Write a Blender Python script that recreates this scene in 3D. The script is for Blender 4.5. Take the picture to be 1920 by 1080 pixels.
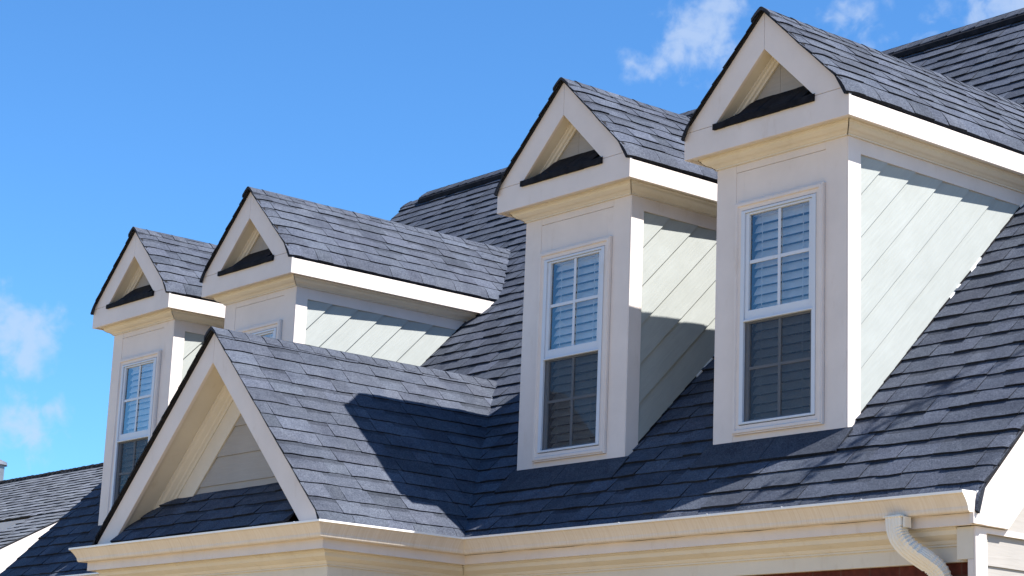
import bpy, math, random
from mathutils import Vector, Matrix
R = math.radians
V3 = Vector
for o in list(bpy.data.objects): bpy.data.objects.remove(o)
SC = bpy.context.scene
COL = SC.collection

# ---------------------------------------------------------------- camera
CAM = V3((11.40907, -9.89632, -2.20312))
RT = V3((0.6376907, 0.76927034, 0.03967012)); UP = V3((0.1516249, -0.17584939, 0.97266998)); FW = V3((-0.75522213, 0.61424762, 0.22877805))
cd = bpy.data.cameras.new('camera'); cam = bpy.data.objects.new('camera', cd); COL.objects.link(cam)
cam.matrix_world = Matrix(((RT.x, UP.x, -FW.x, CAM.x), (RT.y, UP.y, -FW.y, CAM.y), (RT.z, UP.z, -FW.z, CAM.z), (0, 0, 0, 1)))
cd.sensor_width = 36; cd.lens = 3822.99 / 1920 * 36; cd.clip_start = 0.1; cd.clip_end = 5000
SC.camera = cam

# ---------------------------------------------------------------- sun and sky
SUN = V3((1, 0.434, 1.52)).normalized()
EL = math.asin(SUN.z); AZ = math.atan2(SUN.x, SUN.y)
ld = bpy.data.lights.new('sun', 'SUN'); ld.energy = 5.0; ld.angle = R(0.5); ld.color = (1.0, 0.955, 0.89)
lo = bpy.data.objects.new('sun', ld); COL.objects.link(lo); lo.rotation_euler = (-SUN).to_track_quat('-Z', 'Y').to_euler(); lo.location = (30, 12, 45)
W = bpy.data.worlds.new('World'); SC.world = W; W.use_nodes = True
nt = W.node_tree; nt.nodes.clear()
def wn(t, **k):
    n = nt.nodes.new(t)
    for a, b in k.items(): setattr(n, a, b)
    return n
sky = wn('ShaderNodeTexSky', sky_type='NISHITA', sun_disc=False, sun_elevation=EL, sun_rotation=AZ, altitude=900, air_density=1.0, dust_density=0.5, ozone_density=1.6)
tc = wn('ShaderNodeTexCoord')
def vmath(op, a, b=None):
    n = wn('ShaderNodeVectorMath', operation=op)
    for i, s in enumerate((a, b)):
        if s is None: continue
        if isinstance(s, (tuple, list)): n.inputs[i].default_value = s
        else: nt.links.new(s, n.inputs[i])
    return n
def fmath(op, a, b=None, clamp=False):
    n = wn('ShaderNodeMath', operation=op, use_clamp=clamp)
    for i, s in enumerate((a, b)):
        if s is None: continue
        if isinstance(s, (int, float)): n.inputs[i].default_value = s
        else: nt.links.new(s, n.inputs[i])
    return n.outputs[0]
# clouds: wisps of noise around a few directions of the sky
nz = wn('ShaderNodeTexNoise'); nz.inputs['Distortion'].default_value = 0.8; nz.inputs['Scale'].default_value = 55; nz.inputs['Detail'].default_value = 7; nz.inputs['Roughness'].default_value = 0.55
nt.links.new(tc.outputs['Generated'], nz.inputs['Vector'])
nz2 = wn('ShaderNodeTexNoise'); nz2.inputs['Scale'].default_value = 190; nz2.inputs['Detail'].default_value = 6
nt.links.new(tc.outputs['Generated'], nz2.inputs['Vector'])
CLOUDS = [((-0.6616, 0.6591, 0.3576), 0.014, 1.00),
          ((-0.6710, 0.6542, 0.3491), 0.014, 1.00),
          ((-0.6794, 0.6493, 0.3418), 0.012, 0.90),
          ((-0.6883, 0.6437, 0.3344), 0.011, 0.80),
          ((-0.6649, 0.6628, 0.3444), 0.010, 0.60),
          ((-0.6140, 0.7033, 0.3583), 0.011, 0.70),
          ((-0.6230, 0.6983, 0.3525), 0.010, 0.55),
          ((-0.6058, 0.7169, 0.3449), 0.008, 0.55),
          ((-0.5884, 0.7293, 0.3491), 0.009, 0.50),
          ((-0.5819, 0.7312, 0.3560), 0.008, 0.50),
          ((-0.5655, 0.7423, 0.3594), 0.014, 0.90),
          ((-0.5544, 0.7501, 0.3604), 0.014, 1.00),
          ((-0.8889, 0.4132, 0.1976), 0.013, 0.90),
          ((-0.8865, 0.4227, 0.1885), 0.014, 1.00),
          ((-0.8804, 0.4330, 0.1932), 0.008, 0.50),
          ((-0.8939, 0.4218, 0.1518), 0.011, 0.80),
          ((-0.8888, 0.4334, 0.1490), 0.012, 0.90),
          ((-0.8831, 0.4424, 0.1561), 0.007, 0.50),
          ((-0.8885, 0.4369, 0.1404), 0.008, 0.60), ]
wz = wn('ShaderNodeTexNoise'); wz.inputs['Scale'].default_value = 60; wz.inputs['Detail'].default_value = 6; nt.links.new(tc.outputs['Generated'], wz.inputs['Vector'])
w1 = vmath('SUBTRACT', wz.outputs['Color'], (.5, .5, .5)); w2 = vmath('MULTIPLY', w1.outputs[0], (.045, .045, .045)); warped = vmath('ADD', tc.outputs['Generated'], w2.outputs[0])
acc = None
for d, r, a in CLOUDS:
    d = V3(d).normalized()
    df = vmath('SUBTRACT', warped.outputs[0], tuple(d))
    ln = wn('ShaderNodeVectorMath', operation='LENGTH'); nt.links.new(df.outputs[0], ln.inputs[0])
    f = fmath('MULTIPLY', fmath('SUBTRACT', 1.0, fmath('DIVIDE', ln.outputs['Value'], r * 2.1), True), a)
    acc = f if acc is None else fmath('MAXIMUM', acc, f)
nn = fmath('ADD', fmath('MULTIPLY', fmath('SUBTRACT', nz.outputs['Fac'], 0.5), 2.4), fmath('MULTIPLY', fmath('SUBTRACT', nz2.outputs['Fac'], 0.5), 0.7))
den = fmath('SUBTRACT', fmath('ADD', fmath('MULTIPLY', acc, 1.35), fmath('MULTIPLY', nn, fmath('MULTIPLY', fmath('MULTIPLY', acc, 6.0, True), .62))), .30, True)
mr = wn('ShaderNodeMapRange', interpolation_type='SMOOTHSTEP'); mr.inputs['From Min'].default_value = 0.04; mr.inputs['From Max'].default_value = 1.0; mr.inputs['To Max'].default_value = 0.66
nt.links.new(den, mr.inputs['Value'])
tint = wn('ShaderNodeMix', data_type='RGBA', blend_type='MULTIPLY'); tint.inputs[0].default_value = 1.0; tint.inputs[7].default_value = (0.73, 1.37, 1.92, 1)
nt.links.new(sky.outputs[0], tint.inputs[6])
mx = wn('ShaderNodeMix', data_type='RGBA'); nt.links.new(mr.outputs[0], mx.inputs[0]); nt.links.new(tint.outputs[2], mx.inputs[6]); mx.inputs[7].default_value = (5.2, 6.3, 8.2, 1)
bg = wn('ShaderNodeBackground'); bg.inputs['Strength'].default_value = 0.05
nt.links.new(mx.outputs[2], bg.inputs[0])
wo = wn('ShaderNodeOutputWorld'); nt.links.new(bg.outputs[0], wo.inputs[0])
SC.view_settings.view_transform = 'Standard'; SC.view_settings.look = 'None'; SC.view_settings.exposure = 1.235; SC.view_settings.gamma = 1
SC.render.engine = 'CYCLES'; SC.cycles.max_bounces = 8; SC.cycles.use_denoising = True

# ---------------------------------------------------------------- materials
def hx(c): return (c[0], c[1], c[2], 1)
class Mat:
    def __init__(s, name, rough=0.6, spec=0.3):
        s.m = bpy.data.materials.new(name); s.m.use_nodes = True; s.t = s.m.node_tree
        s.b = s.t.nodes['Principled BSDF']; s.b.inputs['Roughness'].default_value = rough; s.b.inputs['Specular IOR Level'].default_value = spec
        s.tc = s.t.nodes.new('ShaderNodeTexCoord')
    def n(s, t, **k):
        x = s.t.nodes.new(t)
        for a, b in k.items(): setattr(x, a, b)
        return x
    def l(s, a, b): s.t.links.new(a, b)
    def noise(s, scale, detail=4, rough=.55, stretch=(1, 1, 1), rot=(0, 0, 0)):
        mp = s.n('ShaderNodeMapping'); mp.inputs['Scale'].default_value = stretch; mp.inputs['Rotation'].default_value = rot; s.l(s.tc.outputs['Object'], mp.inputs[0])
        x = s.n('ShaderNodeTexNoise'); x.inputs['Scale'].default_value = scale; x.inputs['Detail'].default_value = detail; x.inputs['Roughness'].default_value = rough
        s.l(mp.outputs[0], x.inputs['Vector']); return x.outputs['Fac']
    def ramp(s, f, stops):
        x = s.n('ShaderNodeValToRGB'); e = x.color_ramp.elements
        e[0].position, e[0].color = stops[0][0], hx(stops[0][1]); e[1].position, e[1].color = stops[-1][0], hx(stops[-1][1])
        for p, c in stops[1:-1]: q = e.new(p); q.color = hx(c)
        s.l(f, x.inputs[0]); return x.outputs[0]
    def mix(s, a, b, f, mode='MIX'):
        x = s.n('ShaderNodeMix', data_type='RGBA', blend_type=mode)
        for i, q in ((0, f), (6, a), (7, b)):
            if isinstance(q, (int, float)): x.inputs[i].default_value = q
            elif isinstance(q, tuple): x.inputs[i].default_value = hx(q)
            else: s.l(q, x.inputs[i])
        return x.outputs[2]
    def bump(s, f, strength, dist=0.01):
        x = s.n('ShaderNodeBump'); x.inputs['Strength'].default_value = strength; x.inputs['Distance'].default_value = dist
        s.l(f, x.inputs['Height']); s.l(x.outputs[0], s.b.inputs['Normal'])
    def col(s, c):
        if isinstance(c, tuple): s.b.inputs['Base Color'].default_value = hx(c)
        else: s.l(c, s.b.inputs['Base Color'])

def mat_shingle(name, dark, light, gloss=.82):
    M = Mat(name, gloss, .04)
    at = M.n('ShaderNodeAttribute', attribute_name='tone')
    f = M.noise(150, 2, .7); base = M.ramp(f, [(.34, dark), (.5, tuple((a + b) / 2 for a, b in zip(dark, light))), (.68, light)])
    g = M.noise(2.6, 4, .6); base = M.mix(base, M.ramp(g, [(.3, (.80, .80, .82)), (.7, (1.12, 1.12, 1.12))]), 1.0, 'MULTIPLY')
    gr = M.noise(62, 3, .75); base = M.mix(base, M.ramp(gr, [(.34, (.78, .78, .8)), (.66, (1.22, 1.22, 1.2))]), 1.0, 'MULTIPLY')
    st = M.noise(11, 3, .6); base = M.mix(base, M.ramp(st, [(.35, (.88, .88, .9)), (.65, (1.07, 1.06, 1.05))]), 1.0, 'MULTIPLY')
    base = M.mix(base, at.outputs['Color'], 1.0, 'MULTIPLY')
    M.col(base)
    h = M.noise(210, 2, .8); M.bump(h, .3, .004)
    return M.m
SH = mat_shingle('asphalt_shingle', (.033, .039, .053), (.104, .117, .147))
SHN = mat_shingle('weathered_shingle', (.09, .10, .12), (.18, .19, .205))
def mat_paint(name, c, var=.05, rough=.5, streak=0, ax=0):
    M = Mat(name, rough, .35)
    f = M.noise(3.0, 5, .6); lo_ = tuple(x * (1 - var) for x in c); hi = tuple(min(1, x * (1 + var)) for x in c)
    base = M.ramp(f, [(.3, lo_), (.7, hi)])
    d = M.noise(9, 6, .7, (1, 1, .35)); base = M.mix(base, M.ramp(d, [(.28, (.86, .82, .76)), (.42, (1, 1, 1))]), .6, 'MULTIPLY')
    if streak:
        s1 = M.noise(1.0, 3, .65, (85, 0, 1.2) if ax == 0 else (0, 85, 1.2)); base = M.mix(base, M.ramp(s1, [(.34, (.78, .70, .58)), (.5, (.92, .88, .81)), (.64, (1, 1, 1))]), streak, 'MULTIPLY')
    M.col(base)
    M.bump(M.noise(60, 3, .6, (1, 1, .4)), .08, .004)
    return M.m
CREAM = mat_paint('cream_trim_paint', (.645, .585, .555))
CREAM2 = mat_paint('cream_soffit_paint', (.61, .565, .49))
GUT = mat_paint('gutter_enamel', (.655, .605, .56), .04, .38, .5)
GUTY = mat_paint('gutter_enamel_side', (.655, .605, .56), .04, .38, .5, 1)
DSP = mat_paint('downspout_enamel', (.76, .73, .67), .03, .35, .25)
VINYL = mat_paint('white_vinyl', (.55, .59, .66), .02, .35)
LIP = mat_paint('sunlit_lip_and_pale_metal', (.80, .79, .78), .03, .25)
def mat_siding(name, c, slope=None):
    M = Mat(name, .6, .25)
    rot = (0, 0, 0) if slope is None else (-math.atan(slope), 0, 0)   # rotates so that the grain follows the board
    mp = M.n('ShaderNodeMapping'); mp.vector_type = 'POINT'; mp.inputs['Rotation'].default_value = rot; M.l(M.tc.outputs['Object'], mp.inputs[0])
    m2 = M.n('ShaderNodeMapping'); m2.inputs['Scale'].default_value = (3.0, 3.0, 42); M.l(mp.outputs[0], m2.inputs[0])
    x = M.n('ShaderNodeTexNoise'); x.inputs['Scale'].default_value = 1.6; x.inputs['Detail'].default_value = 5; x.inputs['Distortion'].default_value = .6; M.l(m2.outputs[0], x.inputs['Vector'])
    base = M.ramp(x.outputs['Fac'], [(.3, tuple(q * .95 for q in c)), (.7, tuple(q * 1.03 for q in c))])
    g = M.noise(4, 5, .6); base = M.mix(base, M.ramp(g, [(.3, (.95, .95, .94)), (.7, (1.03, 1.03, 1.03))]), 1.0, 'MULTIPLY')
    M.col(base); M.bump(x.outputs['Fac'], .22, .006)
    return M.m
SIDE_D = mat_siding('sage_siding_slanted', (.332, .352, .341), 1.012)
SIDE_H = mat_siding('sage_siding', (.335, .315, .295))
DARK = Mat('black_flashing', .75, .1); DARK.col(DARK.ramp(DARK.noise(14, 5), [(.35, (.006, .006, .008)), (.7, (.016, .016, .02))])); DARK.bump(DARK.noise(40, 3), .3); DARK = DARK.m
FELT = Mat('roof_felt', .9, .1); FELT.col(FELT.ramp(FELT.noise(30, 3), [(.3, (.012, .012, .014)), (.7, (.025, .024, .026))])); FELT = FELT.m
BLIND = Mat('blind_slat', .5, .3); BLIND.col(BLIND.ramp(BLIND.noise(8, 3), [(.3, (.84, .83, .80)), (.7, (.88, .87, .84))])); BLIND = BLIND.m
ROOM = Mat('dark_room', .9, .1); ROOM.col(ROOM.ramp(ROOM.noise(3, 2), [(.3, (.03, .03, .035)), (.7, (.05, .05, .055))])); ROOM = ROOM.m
def mat_glass():
    M = Mat('window_glass'); t = M.t; t.nodes.remove(M.b)
    tr = M.n('ShaderNodeBsdfTransparent'); tr.inputs[0].default_value = (.85, .87, .89, 1)
    gl = M.n('ShaderNodeBsdfGlossy'); gl.inputs['Roughness'].default_value = .02; gl.inputs[0].default_value = (.95, .97, 1, 1)
    bm = M.n('ShaderNodeBump'); bm.inputs['Strength'].default_value = .04; bm.inputs['Distance'].default_value = .02
    nz_ = M.noise(2.5, 2); M.l(nz_, bm.inputs['Height']); M.l(bm.outputs[0], gl.inputs['Normal'])
    fr = M.n('ShaderNodeFresnel'); fr.inputs['IOR'].default_value = 1.5
    ad = M.n('ShaderNodeMath', operation='MULTIPLY_ADD'); ad.inputs[1].default_value = 2.0; ad.inputs[2].default_value = .06; M.l(fr.outputs[0], ad.inputs[0])
    mx_ = M.n('ShaderNodeMixShader'); M.l(ad.outputs[0], mx_.inputs[0]); M.l(tr.outputs[0], mx_.inputs[1]); M.l(gl.outputs[0], mx_.inputs[2])
    M.l(mx_.outputs[0], t.nodes['Material Output'].inputs[0]); return M.m
GLASS = mat_glass()
SCR = Mat('insect_screen', .8, .1); SCR.col(SCR.ramp(SCR.noise(300, 1), [(.4, (.02, .022, .028)), (.6, (.05, .053, .06))])); SCR.b.inputs['Alpha'].default_value = .60; SCR = SCR.m
def mat_brick():
    M = Mat('red_brick', .85, .15)
    mp = M.n('ShaderNodeMapping'); mp.inputs['Rotation'].default_value = (R(90), 0, 0); M.l(M.tc.outputs['Object'], mp.inputs[0])
    b = M.n('ShaderNodeTexBrick'); b.inputs['Scale'].default_value = 1; b.inputs['Brick Width'].default_value = .23; b.inputs['Row Height'].default_value = .085; b.inputs['Mortar Size'].default_value = .006
    b.inputs['Color1'].default_value = (.11, .028, .019, 1); b.inputs['Color2'].default_value = (.085, .022, .016, 1); b.inputs['Mortar'].default_value = (.09, .04, .03, 1)
    M.l(mp.outputs[0], b.inputs['Vector'])
    M.col(M.mix(b.outputs['Color'], M.ramp(M.noise(25, 4), [(.3, (.7, .7, .7)), (.7, (1.2, 1.2, 1.2))]), 1.0, 'MULTIPLY')); M.bump(b.outputs['Fac'], -.5, .01)
    return M.m
BRICK = mat_brick()
GROUND = Mat('dry_lawn_and_paving', .95, .1)
GROUND.col(GROUND.ramp(GROUND.noise(.35, 7, .6), [(.3, (.24, .17, .085)), (.5, (.31, .23, .12)), (.7, (.36, .28, .17))])); GROUND.bump(GROUND.noise(6, 6), .4, .05); GROUND = GROUND.m
BARK = Mat('tree_bark', .9, .1); BARK.col(BARK.ramp(BARK.noise(14, 5, .6, (1, 1, .2)), [(.3, (.07, .05, .035)), (.7, (.17, .13, .10))])); BARK.bump(BARK.noise(20, 4, .6, (1, 1, .2)), .6); BARK = BARK.m
LEAF = Mat('tree_leaf', .6, .3); LEAF.col(LEAF.ramp(LEAF.noise(5, 3), [(.3, (.04, .08, .02)), (.7, (.09, .15, .04))])); LEAF = LEAF.m
STEEL = Mat('galvanised_steel', .4, .5); STEEL.col(STEEL.ramp(STEEL.noise(9, 3), [(.3, (.16, .17, .19)), (.7, (.24, .25, .27))])); STEEL.b.inputs['Metallic'].default_value = .5; STEEL = STEEL.m

# ---------------------------------------------------------------- mesh helpers
class MB:
    def __init__(s): s.v, s.f, s.mi, s.tn = [], [], [], []
    def face(s, idx, m=0, t=1.0): s.f.append(idx); s.mi.append(m); s.tn.append(t)
    def poly(s, pts, m=0, t=1.0):
        n = len(s.v); s.v += [tuple(p) for p in pts]; s.face(list(range(n, n + len(pts))), m, t)
    def prism(s, pts, vec, m=0, t=1.0, side=None):
        n = len(s.v); k = len(pts); vec = V3(vec)
        s.v += [tuple(V3(p)) for p in pts] + [tuple(V3(p) + vec) for p in pts]
        s.face(list(range(n, n + k))[::-1], m, t); s.face(list(range(n + k, n + 2 * k)), m, t)
        for i in range(k):
            j = (i + 1) % k; s.face([n + i, n + j, n + k + j, n + k + i], m if side is None else side, t)
    def box(s, x0, x1, y0, y1, z0, z1, m=0): s.prism([(x0, y0, z0), (x1, y0, z0), (x1, y1, z0), (x0, y1, z0)], (0, 0, z1 - z0), m)
    def sweep(s, P0, P1, D, U, prof, s0=0, s1=0, closed=True, caps=True, m=0, n=1):
        """profile (d, z) carried from P0 to P1; s0/s1: how far the ends shift per unit of d (mitres)"""
        P0, P1, D, U = V3(P0), V3(P1), V3(D), V3(U); A = (P1 - P0).normalized(); b = len(s.v); k = len(prof)
        for i in range(n + 1):
            for d, z in prof:
                a = P0 + A * (s0 * d); c = P1 + A * (s1 * d)
                s.v.append(tuple(a.lerp(c, i / n) + D * d + U * z))
        for i in range(n):
            for j in range(k if closed else k - 1):
                q = (j + 1) % k; s.face([b + i * k + j, b + i * k + q, b + (i + 1) * k + q, b + (i + 1) * k + j], m)
        if caps and closed:
            s.face([b + j for j in range(k)][::-1], m); s.face([b + n * k + j for j in range(k)], m)
    def build(s, name, mats, parent=None, smooth=False, bevel=0, fix=True):
        me = bpy.data.meshes.new(name); me.from_pydata(s.v, [], s.f)
        for q in (mats if isinstance(mats, (list, tuple)) else [mats]): me.materials.append(q)
        me.polygons.foreach_set('material_index', s.mi)
        ca = me.color_attributes.new('tone', 'FLOAT_COLOR', 'CORNER'); buf = []
        for p, t in zip(me.polygons, s.tn):
            c = t if isinstance(t, tuple) else (t, t, t)
            buf += [c[0], c[1], c[2], 1.0] * p.loop_total
        ca.data.foreach_set('color', buf)
        if fix:
            import bmesh
            bm = bmesh.new(); bm.from_mesh(me); bmesh.ops.recalc_face_normals(bm, faces=bm.faces); bm.to_mesh(me); bm.free()
        if smooth: me.polygons.foreach_set('use_smooth', [True] * len(me.polygons))
        me.update(); o = bpy.data.objects.new(name, me); COL.objects.link(o)
        if parent is not None: o.parent = parent
        if bevel:
            bv = o.modifiers.new('bevel', 'BEVEL'); bv.width = bevel; bv.segments = 2; bv.limit_method = 'ANGLE'; bv.angle_limit = R(40)
        return o
def tag(o, label=None, cat=None, group=None, kind=None):
    for k, v in (('label', label), ('category', cat), ('group', group), ('kind', kind)):
        if v: o[k] = v
    return o

def shingles(mb, O, U, V, vlen, expo, lim, seed, dE=(0, 0), dL=(0, 0), dR=(0, 0), wmin=.13, wmax=.40, tone=.145, m=0, hs=1.0):
    """courses of laminated tabs on a plane: U along the eave, V up the slope, lim(v) -> (u0, u1)"""
    rnd = random.Random(seed); O, U, V = V3(O), V3(U).normalized(), V3(V).normalized(); N = U.cross(V)
    if N.z < 0: N = -N
    k = 0; v0 = 0.0
    ph = rnd.random() * 9
    def P(u, v, h, ua, ub):
        dr = 0
        if dE[0] and v < dE[0]: dr += dE[1] * (1 - v / dE[0]) ** 2
        if dL[0] and u - ua < dL[0]: dr += dL[1] * (1 - max(0, u - ua) / dL[0]) ** 2
        if dR[0] and ub - u < dR[0]: dr += dR[1] * (1 - max(0, ub - u) / dR[0]) ** 2
        h += .0016 * math.sin(u * 7 + v * 19 + ph) + .0012 * math.sin(u * 17.3 - v * 11 + ph)
        return tuple(O + U * u + V * v + N * (h - dr))
    while v0 < vlen - .02:
        v1 = min(v0 + expo * 1.12, vlen); ua, ub = lim(v0); ua2, ub2 = lim(v1)
        ua, ub = min(ua, ua2), max(ub, ub2)
        if ub - ua < .03: break
        u = ua + (-rnd.uniform(0, .1) if False else 0); hi = rnd.random() < .5
        row_j = rnd.uniform(-.003, .003)
        while u < ub - 1e-4:
            w = rnd.uniform(wmin, wmax) * (1.0 if hi else .8); u2 = min(u + w, ub)
            if ub - u2 < .06: u2 = ub
            hb = (.0185 if hi else .0115) + rnd.uniform(-.0015, .002); hb *= hs; jb = rnd.uniform(-.0045, .0045) + row_j - (0 if hi else -.004)
            t = 1 + rnd.uniform(-tone, tone) * (1.0 if rnd.random() < .75 else 1.5); t = (t * rnd.uniform(.985, 1.01), t, t * rnd.uniform(.99, 1.03))
            g = .0022 if u2 < ub - 1e-4 else 0
            a, b = u, u2 - g
            near = (dL[0] and a - ua < dL[0]) or (dR[0] and ub - b < dR[0])
            nu = max(1, math.ceil((b - a) / (.03 if near else .13)))
            nv = 5 if (dE[0] and v0 < dE[0]) else (2 if rnd.random() < (.7 if not hi else .25) else 1)
            base = len(mb.v)
            for j in range(nv + 1):
                fv = (j / nv if nv != 2 else (0, .66, 1)[j]); vv = (v0 + jb * (1 - fv) if k or j else v0) + (v1 - v0) * fv
                for i in range(nu + 1):
                    uu = a + (b - a) * i / nu
                    wob = .0025 * math.sin(uu * 23 + k * 2.1 + ph) * (1 - fv) if k else 0
                    mb.v.append(P(uu, vv + wob, hb * (1 - fv) + .0015 * fv, ua, ub))
            for j in range(nv):
                for i in range(nu):
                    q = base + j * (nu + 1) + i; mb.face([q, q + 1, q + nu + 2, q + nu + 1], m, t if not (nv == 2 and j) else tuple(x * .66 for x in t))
            fb = len(mb.v)                                   # the cut bottom edge
            for i in range(nu + 1):
                uu = a + (b - a) * i / nu; wob = .0025 * math.sin(uu * 23 + k * 2.1 + ph) if k else 0
                mb.v.append(P(uu, (v0 + jb if k else v0) + wob + .001, -.004 if k else -.014, ua, ub))
            td = tuple(x * .36 for x in t)  # bare asphalt edge, colour darkened to deepen the shadow line under each course
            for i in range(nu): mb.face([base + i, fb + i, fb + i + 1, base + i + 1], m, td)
            for e, (bi, off) in enumerate(((0, 0), (nu, nu))):
                n = len(mb.v); uu = a if e == 0 else b
                mb.v.append(P(uu, v1, -.004, ua, ub)); top = base + nv * (nu + 1) + off
                col_ = [base + j * (nu + 1) + off for j in range(nv + 1)]
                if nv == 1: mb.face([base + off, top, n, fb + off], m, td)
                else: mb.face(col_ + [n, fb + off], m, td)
            u = u2; hi = not hi if rnd.random() < .85 else hi
        v0 += expo; k += 1

def felt_slab(mb, O, U, V, vlen, lim, v_in, th=.022, m=1, d=.004):
    O, U, V = V3(O), V3(U).normalized(), V3(V).normalized(); N = U.cross(V)
    if N.z < 0: N = -N
    a0, b0 = lim(v_in); a1, b1 = lim(vlen)
    pts = [O + U * (a0 + .006) + V * v_in - N * d, O + U * (b0 - .006) + V * v_in - N * d, O + U * (b1 - .006) + V * vlen - N * d, O + U * (a1 + .006) + V * vlen - N * d]
    mb.prism(pts, -N * th, m)

def caps(mb, A, B, sideL, sideR, hw, expo, seed, lift=.018, m=0, drop=0):
    """ridge caps from A (front, lowest laid) to B; sideL/sideR are unit vectors down each slope"""
    rnd = random.Random(seed); A, B = V3(A), V3(B); D = (B - A).normalized(); L = (B - A).length; n = int(L / expo) + 1
    SL, SR = V3(sideL), V3(sideR); Z = V3((0, 0, 1))
    for i in range(n):
        a = i * expo; b = min(a + expo * 1.15, L + .02); t = 1 + rnd.uniform(-.16, .10); h0 = lift + rnd.uniform(-.002, .004); jj = rnd.uniform(-.006, .006)
        sec = []
        for s in (-1, -.62, -.24, -.08, .08, .24, .62, 1):
            S = SR if s > 0 else SL; q = abs(s) * hw
            base = S * q; rz = .020 * math.exp(-(abs(s) / .30) ** 2)
            sec.append((base, -rz * .75))
        for e, (aa, h) in enumerate(((a + jj, h0), (b, .004))):
            P0 = A + D * aa
            for base, rz in sec: mb.v.append(tuple(P0 + base + Z * (h * 1.25 + rz + .012)))
        o = len(mb.v) - 16
        for j in range(7): mb.face([o + j, o + j + 1, o + 8 + j + 1, o + 8 + j], m, t)
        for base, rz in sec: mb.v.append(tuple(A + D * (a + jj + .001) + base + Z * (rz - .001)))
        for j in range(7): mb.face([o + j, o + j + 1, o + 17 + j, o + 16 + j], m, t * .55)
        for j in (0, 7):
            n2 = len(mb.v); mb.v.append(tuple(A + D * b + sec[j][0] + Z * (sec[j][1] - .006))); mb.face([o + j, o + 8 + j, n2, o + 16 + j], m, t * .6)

# ---------------------------------------------------------------- dimensions (wall of a dormer is 1.2 wide; its foot is z = 0 at y = 0)
M = 1.012                     # slope of the big roof: z = M*y
XL, XR = -8.473, 4.155
YR = 4.571; ZR = M * YR
DX = [-6.643, -4.474, 0.0, 2.115]
GX = -2.242
GZ = -4.2
cs = 1 / math.sqrt(1 + M * M); sn = M * cs
EX = .1625

ground = MB(); ground.poly([(-900, -900, GZ), (900, -900, GZ), (900, 900, GZ), (-900, 900, GZ)])
tag(ground.build('ground', GROUND, fix=False), kind='structure')

house = bpy.data.objects.new('house', None); COL.objects.link(house); house.location = (0, 0, GZ)
tag(house, 'cream and sage house with dark shingle roof and four tall dormers in a row', 'house')
ROOTS = []
def part(o, par=None, label=None):
    """parent keeping world place"""
    par = par or house; o.parent = par
    o.matrix_parent_inverse = Matrix.Translation(-par.location) if par is house else Matrix.Identity(4)
    if label: o['label'] = label
    return o

# main roof, front slope
mb = MB(); ye = -.60
O = V3((XL - .02, ye, M * ye - .022)); vl = (YR - ye) / cs
lim = lambda v: (0, XR - XL + .04)
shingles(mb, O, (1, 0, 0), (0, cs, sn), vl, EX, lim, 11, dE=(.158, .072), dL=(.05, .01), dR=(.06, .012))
felt_slab(mb, O, (1, 0, 0), (0, cs, sn), vl, lim, .12, th=.03)
O2 = V3((XL - .02, 2 * YR - ye, M * ye - .012))
n0 = len(mb.v)
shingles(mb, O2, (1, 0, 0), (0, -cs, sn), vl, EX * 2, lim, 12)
felt_slab(mb, O2, (1, 0, 0), (0, -cs, sn), vl, lim, .12, th=.03)
main_roof = part(mb.build('main_roof', [SH, FELT], fix=False))
mb = MB(); caps(mb, (XR + .02, YR, ZR + .045), (XL + .35, YR, ZR + .045), (0, -cs, -sn), (0, cs, -sn), .15, .16, 5, lift=.011)
caps(mb, (XL + .36, YR, ZR - .012), (XL - .03, YR, ZR - .012), (0, -cs, -sn), (0, cs, -sn), .15, .16, 6, lift=.011)
part(mb.build('ridge_cap', [SH], fix=False), main_roof)
mb = MB()
for s in (-1, 1):
    mb.prism([(XL + .35, YR, ZR + .005), (XL + .35, YR, ZR + .052), (XL + .35, YR + s * .13, ZR - .13 * M + .056), (XL + .35, YR + s * .13, ZR - .13 * M + .008)], (XR - XL - .33, 0, 0))
part(mb.build('ridge_vent', [DARK]), main_roof)

# barge boards (right and left gable ends)
for X, s in ((XR, 1), (XL, -1)):
    mb = MB()
    def bl(y, dz): return (0, y, M * y + dz)
    for a, b, off in ((-.035, -.30, .0), (-.302, -.525, -.010)):
        x0 = X + s * off; yb = -.56
        pts = [(x0, yb, max(M * yb + a, -.753)), (x0, YR, M * YR + a), (x0, YR, M * YR + b), (x0, (-.753 - b) / M, -.753), (x0, yb, -.753)]
        if a < -.2: pts = [(x0, (-.753 - a) / M, -.753), (x0, YR, M * YR + a), (x0, YR, M * YR + b), (x0, (-.753 - b) / M, -.753)]
        mb.prism(pts, (-s * .03, 0, 0))
        pts2 = [(p[0], 2 * YR - p[1], p[2]) for p in pts]; mb.prism(pts2, (-s * .03, 0, 0))
    part(mb.build('barge_board', [CREAM], bevel=.002))
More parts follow.
